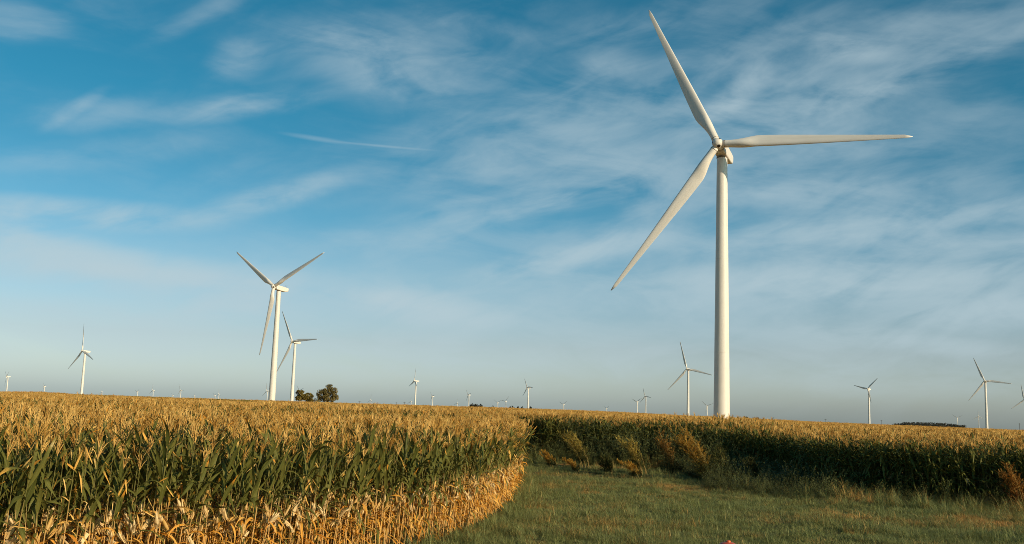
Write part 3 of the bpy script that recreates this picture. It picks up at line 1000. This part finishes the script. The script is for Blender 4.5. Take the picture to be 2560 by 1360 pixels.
TUR = [  # hub pixel, yaw, phase, blade length factor, label
 (1795, 360, 25.5, -26.3, 1.09, "huge near wind turbine towering over the right-hand corn field", 9.0, True),
 (684.5, 715.9, 31.2, -56.3, .996, "second largest wind turbine, two raised blades, left of the dark tree", 6.0, True),
 (730.6, 853.4, 36, -32, .95, "wind turbine just behind the second largest one, beside the round bush", 5, False),
 (205.8, 877, 40, -10, .95, "wind turbine with one blade straight up, above the green strip in the corn", 5, False),
 (1717.2, 922.2, 36, -17, .95, "wind turbine close left of the huge tower, blade pointing at it", 5, False),
 (2461.5, 951.9, 36, -23, .85, "tall wind turbine standing right of the far wood", 5, False),
 (2169.2, 972, 44, -76, .66, "lone wind turbine midway between the huge tower and the far wood", 5, False),
 (1035.8, 951.6, 62, 4, .68, "wind turbine right of the dark tree with its upper half shaded", 5, False),
 (1317.7, 968.4, 52, -29, .60, "mid-distance wind turbine standing above small tree tops, right of the tree clump", 5, False),
 (2445.9, 1040.8, 36, -2, .85, "small upright-blade wind turbine tucked left of the tall one by the far wood", 5, False),
 (2560.4, 998.6, 36, -9, .80, "wind turbine cut off by the right border of the view", 5, False),
 (1592.3, 1004.2, 38, -64, .66, "small wind turbine with two blades spread in a Y, left one of a close pair", 5, False),
 (1612.4, 990.4, 46, -19, .62, "small wind turbine with one blade up, right one of a close pair", 5, False),
 (2393.3, 1044.4, 34, -57, .9, "faint wind turbine rising from behind the far wood", 5, False),
 (1170, 987, 60, -42, .6, "small wind turbine standing at the left end of the tree clump", 5, False),
 (1079.8, 990.5, 58, -42, .6, "small wind turbine, first one right of the shaded-top turbine", 5, False),
 (16.5, 941, 52, -60, .75, "wind turbine at the far left border with its nacelle side-on", 5, False),
 (109.5, 966, 52, -50, .75, "small wind turbine second from the left border, beside the low rise", 5, False),
 (192, 982, 44, -60, .7, "nearly hidden wind turbine top peeking out left of the upright-blade turbine", 5, False),
 (254, 979.5, 44, 0, .7, "tiny wind turbine just right of the upright-blade turbine on the green strip", 5, False),
 (342.5, 979.5, 40, -65, .7, "tiny wind turbine, first of the row past the green strip", 5, False),
 (381.5, 975.6, 40, -8, .8, "small wind turbine with a blade stretched left, above the green strip's end", 5, False),
 (431, 988.5, 44, -45, .7, "tiny stub of a wind turbine between two small ones left of centre", 5, False),
 (450.5, 975.5, 40, -30, .85, "small wind turbine, tallest in the row between green strip and second largest turbine", 5, False),
 (485.5, 989.5, 40, 20, .7, "tiny wind turbine with dark nacelle, alone before the close pair", 5, False),
 (536.5, 988, 44, -60, .7, "tiny wind turbine, left half of the close pair near the second largest turbine", 5, False),
 (545.6, 985, 42, -12, .75, "tiny wind turbine, right half of the close pair near the second largest turbine", 5, False),
 (666.5, 977, 40, -12, .85, "tiny wind turbine touching the left side of the second largest tower", 5, False),
 (749, 977, 48, -50, .8, "wind turbine hidden behind the round bush, only its head showing", 5, False),
 (926.3, 1000, 52, 5, 1.0, "tiny wind turbine with long upright blade, right of the dark tree", 5, False),
 (1026.9, 1003, 44, 0, .8, "tiny wind turbine hugging the left of the shaded-top turbine", 5, False),
 (1142.4, 1007, 44, 0, .75, "tiny wind turbine just left of the one at the tree clump", 5, False),
 (1243.6, 1006.6, 38, -57, .8, "tiny wind turbine with two blades up like a V, right of the tree clump", 5, False),
 (1263.6, 1003, 42, -80, .8, "tiny slim wind turbine, right neighbour of the V-bladed one", 5, False),
 (1408.4, 1010.5, 40, -66, .8, "tiny wind turbine alone above the shaded corn's left end", 5, False),
 (1515.8, 1020.5, 44, -60, .75, "stub of a wind turbine barely above the corn, left of the close pair", 5, False),
 (1767.3, 1014.7, 36, -50, .85, "tiny wind turbine squeezed close against the huge tower's left side", 5, False),
]
for t in TUR: turbine(*t[:6], tilt=t[6], detail=t[7])

# ------------------------------------------------------------------ trees and poles on the skyline
def crown(m, lobes, n, leaf_sz, mat, seed):
    random.seed(seed)
    tot = sum(l[3] * l[4] for l in lobes)
    for (cx, cy, cz, rx, rz) in lobes:
        sub = [(random.gauss(0, .5), random.gauss(0, .5), random.gauss(0, .5), random.uniform(.26, .46)) for _ in range(24)]
        for k in range(int(n * rx * rz / tot)):
            s = random.choice(sub)
            d = Vector((random.gauss(0, 1), random.gauss(0, 1), random.gauss(0, 1))).normalized() * s[3] * random.uniform(.6, 1.05)
            q = Vector((s[0], s[1], s[2])) + d
            if q.length > 1.08: q = q.normalized() * random.uniform(.85, 1.08)
            c = np.array([cx + q.x * rx, cy + q.y * rx, cz + q.z * rz])
            a = Vector((random.gauss(0, 1), random.gauss(0, 1), random.gauss(0, 1))).normalized()
            b = a.cross(Vector((0, 0, 1.01))).normalized(); l = leaf_sz * random.uniform(.5, 1.2)
            a = np.array(a) * l; b = np.array(b) * l * .6
            m.add([c - a, c - b, c + a, c + b], [(0, 1, 2, 3)], mat, (0, random.random(), 0))

def tree(name, cat, px, dist, lobes, label, trunk=None, n=2600, ls=.42, mat=None, seed=0, zoff=None, group=None):
    az = az_px(px); x, y = dist * math.sin(az), dist * math.cos(az)
    root = empty(name, (x, y, gz(x, y) - .1), -az)
    tag(root, label, cat, group)
    m = MB(); crown(m, lobes, n, ls, mat or TREELEAF, seed)
    obj('crown', m.mesh(name + "_crown", False), root)
    if trunk:
        t = MB(); random.seed(seed)
        h, r = trunk
        t.tube([(0, 0, -.5), (.1, 0, h * .5), (0, 0, h)], [r * 1.25, r, r * .8], BARK, 8)
        for k in range(6):
            a = k * PI / 3 + .4; e = (math.cos(a) * h * .9, math.sin(a) * h * .9, h * random.uniform(1.7, 2.3))
            t.tube([(0, 0, h * .8), (e[0] * .45, e[1] * .45, h * 1.35), e], [r * .6, r * .4, r * .15], BARK, 6)
        obj('trunk', t.mesh(name + "_trunk"), root)
    return root
TG = "trees along the skyline"
tree("tree", "tree", 818, 745, [(1.6, 0, 12.0, 6.0, 4.6), (-3.4, 0, 9.4, 4.8, 4.4), (4.6, 0, 8.0, 3.6, 4.0), (-4.8, .5, 6.6, 3.0, 3.2), (1.0, -1, 6.4, 4.6, 3.6)],
     "large dark rounded tree standing on the skyline right of the second turbine", (5.2, .55), 9000, .5, seed=3, group=TG)
tree("bush", "bush", 757, 730, [(-2.5, 0, 7.6, 4.2, 3.9), (2.4, 0, 6.4, 4.6, 3.6), (5.4, 0, 4.6, 2.2, 2.2)],
     "olive round bush on the skyline, left of the large dark tree", (1.6, .3), 8000, .5, BUSHLEAF, 4, group=TG)
tree("bush", "bush", 788, 735, [(0, 0, 4.4, 2.6, 1.6), (2.4, 0, 3.9, 1.6, 1.2)], "tiny dark bush in the gap between the round bush and the large tree", (.6, .12), 700, .35, seed=5, group=TG)
_smalls = [(1179, 1350, 1008.5, 6.5, "dark tree, left end of the small clump beside a turbine"), (1190, 1360, 1009, 6.5, "dark tree in the middle of the small clump beside a turbine"),
           (1200, 1350, 1010, 6.0, "dark tree, right end of the small clump beside a turbine"),
           (1231, 1500, 1013.5, 6.5, "rounded tree top left of the V-bladed tiny turbine"), (1278, 1480, 1014.5, 9.0, "broad low tree top, right of the V-bladed tiny turbine"),
           (1294.5, 1500, 1015, 2.8, "narrow little tree between two rounder tree tops"), (1304.5, 1480, 1016, 5.0, "rounded tree top just left of the mid-distance turbine"),
           (1326, 1480, 1014.5, 3.4, "small pointed tree just right of the mid-distance turbine"),
           (1860, 1500, 1040.5, 4.0, "left tree of the little skyline pair right of the huge tower"), (1866, 1500, 1041.5, 4.5, "right tree of the little skyline pair right of the huge tower"),
           (1886, 1550, 1044, 6.5, "flat hedge-like tree right of the little skyline pair"), (1895, 1550, 1043, 3.0, "small tree at the right end of the flat hedge-like tree")]
for i, (px, dd, ty, w, lb) in enumerate(_smalls):
    x, y = dd * math.sin(az_px(px)), dd * math.cos(az_px(px))
    top = EYE + dd * math.tan(azel(px, ty)[1]) - gz(x, y)
    tree("tree", "tree", px, dd, [(0, 0, top * .66, w * .42, top * .34), (w * .28, 0, top * .58, w * .36, top * .32), (-w * .28, 0, top * .56, w * .36, top * .32)],
         lb, (top * .35, .3), 1300, .8, FARLEAF, 30 + i, group=TG)

def far_wood():
    m = MB(); random.seed(77)
    d0 = 1900
    for k in range(70):
        px = 2236 + 176 * (k + random.random()) / 70
        u = (px - 2236) / 176
        htp = (.55 + .45 * math.sin(PI * min(1, max(0, u * .9 + .05)))) * (1 if u > .12 else .55)
        dd = d0 + random.uniform(-60, 120)
        a = az_px(px); x, y = dd * math.sin(a), dd * math.cos(a)
        zt = EYE + dd * math.tan(azel(px, 1063 + 7 * u - 1.5 - 8.5 * htp)[1])
        g0 = gz(x, y); hh = zt - g0
        crown(m, [(x, y, g0 + hh * .55, hh * .38 + 2, hh * .48)], 210, 1.0, FARLEAF, 900 + k)
    o = obj("far_wood", m.mesh("far_wood", False))
    tag(o, "long low grey-green wood on the horizon near the right side", "wood", kind='stuff')
far_wood()

def pole(px, dd, toppx, label):
    a = az_px(px); x, y = dd * math.sin(a), dd * math.cos(a)
    zt = EYE + dd * math.tan(azel(px, toppx)[1]); g0 = gz(x, y)
    root = empty("utility_pole", (x, y, g0), -a); h = zt - g0
    tag(root, label, "utility pole", "utility poles along the skyline")
    m = MB(); m.tube([(0, 0, -.5), (0, 0, h)], [.19, .14], POLEM, 8, cap=True); obj('post', m.mesh("pole_post"), root)
    c = MB(); c.box((-1.2, .15, h - .8), (1.2, .27, h - .65), POLEM)
    for q in (-1.1, -.4, .4, 1.1): c.tube([(q, .21, h - .65), (q, .21, h - .42)], [.05, .04], SEAL, 6, cap=True)
    obj('crossarm', c.mesh("pole_crossarm"), root)
for px, dd, tp, lb in ((898.5, 900, 1002, "thin utility pole left of the tiny upright-blade turbine"), (990, 1000, 1005.5, "thin leaning-looking utility pole, left one of two before the shaded-top turbine"),
                       (1010.5, 1000, 1004.5, "thin utility pole, right one of two before the shaded-top turbine"), (1933.5, 1400, 1043, "faint utility pole right of the small skyline trees"),
                       (2064.5, 1000, 1047, "thin utility pole left of the lone mid-distance turbine"), (2204.5, 1000, 1050, "thin utility pole right of the lone mid-distance turbine"),
                       (2364, 1000, 1056, "thin utility pole in front of the far wood"), (2549.5, 1000, 1058, "thin utility pole near the right border")):
    pole(px, dd, tp, lb)

def cabinet():
    a = az_px(2475); dd = 900; x, y = dd * math.sin(a), dd * math.cos(a)
    z = EYE + dd * math.tan(azel(2475, 1072)[1]); g0 = gz(x, y)
    root = empty("transformer_cabinet", (x, y, g0), -a)
    tag(root, "small white transformer cabinet at the foot of the tall turbine by the far wood", "cabinet")
    m = MB(); m.box((-1.0, -.8, -.2), (1.0, .8, z - g0 - .1), PAINT); obj('body', m.mesh("cabinet_body", False), root)
    m = MB(); m.box((-1.1, -.9, z - g0 - .1), (1.1, .9, z - g0 + .05), SEAL); obj('lid', m.mesh("cabinet_lid", False), root)
cabinet()

# ------------------------------------------------------------------ orange marker at the bottom border
def marker():
    OR = mat_flat("orange_marker_paint", (.50, .085, .03), .4, .5); OR2 = mat_flat("orange_cap_paint", (.75, .13, .02), .35, .5)
    dd = 20.0; d = ray(1820, 1353); s = dd / math.hypot(d[0], d[1])
    x, y, zt = d[0] * s, d[1] * s, EYE + d[2] * s
    root = empty("marker_dome", (x, y, gz(x, y)))
    tag(root, "faded orange round-topped marker at the bottom border of the lawn", "marker")
    m = MB(); lathe(m, [(.17, 0), (.17, zt - .16), (.19, zt - .14), (.185, zt - .07), (.15, zt - .03), (.09, zt - .005), (.02, zt)], OR, 32); obj('body', m.mesh("marker_body"), root)
    m = MB(); lathe(m, [(.045, zt - .01), (.045, zt + .018), (.03, zt + .03), (.005, zt + .032)], OR2, 16); c = obj('knob', m.mesh("marker_knob"), root); c.location = (.01, 0, 0)
marker()

# ------------------------------------------------------------------ sun and sky
SUN_AZ, SUN_EL = 50.0, 19.0           # degrees to the right of straight behind the camera; elevation
sx, sy = math.sin(R(SUN_AZ)), -math.cos(R(SUN_AZ))
sd = Vector((sx * math.cos(R(SUN_EL)), sy * math.cos(R(SUN_EL)), math.sin(R(SUN_EL))))
sun = bpy.data.lights.new("sun", 'SUN'); sun.energy = 5.0; sun.angle = R(.53); sun.color = (1.0, .80, .55)
so = bpy.data.objects.new("sun", sun); COL.objects.link(so)
so.rotation_euler = sd.to_track_quat('Z', 'Y').to_euler(); so.location = (40, -40, 60)

world = bpy.data.worlds.new("World"); SC.world = world; world.use_nodes = True
wt = world.node_tree; wt.nodes.clear(); g = G(wt)
sky = g.n('ShaderNodeTexSky', sky_type='NISHITA', sun_disc=False, sun_elevation=R(SUN_EL), sun_rotation=math.atan2(sx, sy),
          air_density=1.0, dust_density=1.2, ozone_density=2.0)
tc = g.n('ShaderNodeTexCoord').outputs['Generated']
sp = g.n('ShaderNodeSeparateXYZ'); wt.links.new(tc, sp.inputs[0])
az = g.m('ARCTAN2', sp.outputs[0], sp.outputs[1])
el = g.m('ARCSINE', sp.outputs[2])
skyc = sky.outputs[0]
# tint of the air by elevation, to the hue the photograph's clear sky has
_ef = g.m('DIVIDE', el, .5, clamp=True)
tint = g.ramp(_ef, [(.005, (1.34, 1.58, 2.0)), (.025, (1.22, 1.42, 1.82)), (.07, (1.18, 1.30, 1.56)), (.133, (1.05, 1.10, 1.24)), (.265, (.86, 1.08, 1.13)), (.377, (.46, .96, 1.05)),
                    (.489, (.27, .86, .95)), (.593, (.19, .85, .93)), (.81, (.15, .82, .89)), (1, (.18, .82, .89))])
skyc = g.mix(1.0, skyc, tint, 'MULTIPLY')
# thin cirrus: streaked noise gathered in patches of the sky (azimuth, elevation)
cv = g.n('ShaderNodeCombineXYZ', ins={0: az, 1: el}).outputs[0]
def streak(angle, sx_, sy_, scale, off, detail=7, rough=.6, dist=.6):
    mp = g.n('ShaderNodeMapping', vector_type='TEXTURE', ins={'Location': off, 'Rotation': (0, 0, R(angle)), 'Scale': (sx_, sy_, 1)})
    wt.links.new(cv, mp.inputs[0])
    return g.noise(mp.outputs[0], scale, detail, rough, dist)
n_a = streak(7, 1.0, .42, 7, (.3, .7, 0), 6, .52, .9)
n_b = streak(20, 1.0, .36, 11, (1.3, .2, 0), 6, .5, .9)
n_c = streak(-3, 1.0, .30, 7, (4.3, 2.2, 0), 7, .6, .6)
n_d = streak(14, 1.0, .16, 30, (2.3, 5.2, 0), 5, .6, .8)
wisp = g.maprange(g.m('ADD', g.m('ADD', g.m('MULTIPLY', n_a, .52), g.m('MULTIPLY', n_b, .42)), g.m('MULTIPLY', n_d, .06)), .34, .70)
soft = g.maprange(n_c, .32, .70)
CL = [  # px, py, half width, half height, angle (deg, + rises to the right), strength, wisp share
 (40, 55, 110, 40, -5, .35, .5), (600, 145, 70, 45, 10, .40, .5), (960, 130, 330, 85, -3, .34, .5), (1010, 215, 190, 70, -8, .30, .6), (880, 105, 120, 30, -4, .22, .5),
 (620, 262, 190, 30, 8, .50, .8), (240, 285, 170, 36, 6, .22, .6), (190, 270, 80, 16, 33, .30, .6), (690, 490, 180, 34, 14, .60, .7), (200, 535, 300, 34, -4, .75, .9),
 (300, 675, 420, 46, -6, .9, .95), (420, 690, 240, 20, -5, .6, .9), (60, 600, 260, 40, -14, .6, .8), (60, 620, 190, 60, -12, .24, .4), (1290, 515, 300, 50, 14, .40, .8), (1400, 495, 75, 24, 16, .36, .6), (1120, 520, 120, 26, 14, .30, .6),
 (1430, 640, 270, 36, 12, .75, .8), (1080, 770, 210, 44, -7, .95, .95), (1000, 750, 120, 22, -8, .6, .8), (560, 770, 160, 36, 8, .5, .8), (1530, 165, 90, 36, 4, .34, .5), (1840, 235, 105, 34, 38, .80, .6),
 (1800, 290, 120, 40, 30, .30, .5), (2120, 122, 80, 34, -4, .55, .5), (2150, 190, 420, 80, 16, .22, .6), (2200, 215, 230, 34, 16, .30, .5), (2470, 115, 170, 20, 24, .30, .5), (2340, 60, 240, 60, 14, .18, .4), (2030, 290, 260, 50, 14, .26, .6),
 (1960, 110, 260, 80, 12, .20, .5), (1500, 330, 500, 150, 4, .22, .5), (2270, 560, 360, 48, 6, .72, .8), (2420, 610, 240, 26, 4, .6, .9), (2100, 480, 420, 50, 3, .36, .8), (2260, 715, 420, 60, 4, .8, .8), (2450, 785, 260, 40, 6, .85, .8), (1900, 700, 260, 36, -3, .5, .8), (2250, 850, 260, 26, -8, .6, .8),
 (2150, 850, 300, 40, -6, .24, .4), (2050, 600, 300, 50, 8, .2, .5), (1700, 480, 300, 70, 2, .20, .5), (1250, 430, 260, 60, 8, .20, .5), (1650, 760, 420, 90, 3, .22, .3), (500, 880, 700, 60, 0, .18, .2), (1500, 900, 900, 60, 2, .16, .2),
 (1900, 440, 700, 240, 9, .22, .3), (1560, 240, 520, 130, 12, .15, .6), (2150, 720, 700, 150, 3, .26, .6), (1500, 700, 600, 120, 5, .22, .5), (2250, 140, 380, 110, 14, .10, .6),
 (1000, 420, 420, 90, 10, .14, .7), (1100, 600, 520, 60, 5, .24, .6), (700, 740, 520, 60, 3, .26, .4), (300, 800, 520, 60, 2, .28, .3), (1000, 860, 600, 60, -2, .26, .3), (2000, 930, 700, 50, -2, .26, .3), (2300, 650, 420, 60, 8, .26, .5),
 (1560, 590, 140, 24, -12, .22, .6), (2000, 380, 420, 60, 10, .22, .6), (1640, 60, 300, 50, 10, .18, .6), (1180, 60, 160, 30, -10, .2, .5), (500, 40, 160, 24, 26, .2, .7), (1500, 420, 300, 40, 12, .2, .6), (300, 380, 260, 36, 6, .16, .6)]
total = None
for px, py, hw, hh, ang, st, ws in CL:
    a0, e0 = azel(px, py)
    a1, e1 = azel(px + 60, py)
    tilt = math.atan2(e1 - e0, a1 - a0) + R(ang)
    mp = g.n('ShaderNodeMapping', vector_type='TEXTURE', ins={'Location': (a0, e0, 0), 'Rotation': (0, 0, tilt), 'Scale': (hw * 1.45 / FPX, hh * 1.45 / FPX, 1)})
    wt.links.new(cv, mp.inputs[0])
    ln = g.n('ShaderNodeVectorMath', operation='LENGTH'); wt.links.new(mp.outputs[0], ln.inputs[0])
    b = g.maprange(ln.outputs['Value'], 1.0, 0.0, 0.0, st)
    b = g.m('MULTIPLY', b, g.m('ADD', g.m('MULTIPLY', wisp, ws * 1.7), g.m('MULTIPLY', soft, (1 - ws) * 1.5)))
    total = b if total is None else g.m('ADD', total, b)
# contrail
for (p0, p1, hh, st) in (((700, 332), (880, 360), 6, .20), ((820, 352), (1100, 377), 3, .20)):
    (a0, e0), (a1, e1) = azel(*p0), azel(*p1)
    mp = g.n('ShaderNodeMapping', vector_type='TEXTURE', ins={'Location': ((a0 + a1) / 2, (e0 + e1) / 2, 0), 'Rotation': (0, 0, math.atan2(e1 - e0, a1 - a0)),
             'Scale': (math.hypot(a1 - a0, e1 - e0) * .62, hh * 1.5 / FPX, 1)})
    wt.links.new(cv, mp.inputs[0])
    ln = g.n('ShaderNodeVectorMath', operation='LENGTH'); wt.links.new(mp.outputs[0], ln.inputs[0])
    b = g.m('MULTIPLY', g.maprange(ln.outputs['Value'], 1.0, 0.0, 0.0, st), g.m('ADD', .55, g.m('MULTIPLY', n_b, .9)))
    total = g.m('ADD', total, b)
gen = g.m('MULTIPLY', g.m('MULTIPLY', wisp, soft), .10)
total = g.m('ADD', total, gen)
cl = g.m('MULTIPLY', g.m('DIVIDE', total, g.m('ADD', total, .75)), 1.12)     # thick veils level off softly
CLOUDCOL = (4.9, 6.1, 6.6)
mixed = g.mix(cl, skyc, CLOUDCOL)
bg = g.n('ShaderNodeBackground', ins={'Strength': .1}); wt.links.new(mixed, bg.inputs[0])
wo = g.n('ShaderNodeOutputWorld'); wt.links.new(bg.outputs[0], wo.inputs[0])
world.cycles.sampling_method = 'NONE'       # the sky is smooth: rays find it, the sun lamp is sampled directly

vs_ = SC.view_settings
vs_.view_transform = 'Standard'; vs_.look = 'None'; vs_.exposure = 0; vs_.gamma = 1; vs_.use_curve_mapping = False
SC.render.resolution_x, SC.render.resolution_y = 1024, 544
SC.cycles.filter_width = .9; SC.cycles.use_denoising = True; SC.cycles.denoising_prefilter = 'NONE'
SC.cycles.max_bounces = 6; SC.cycles.diffuse_bounces = 3; SC.cycles.transmission_bounces = 3; SC.cycles.transparent_max_bounces = 6
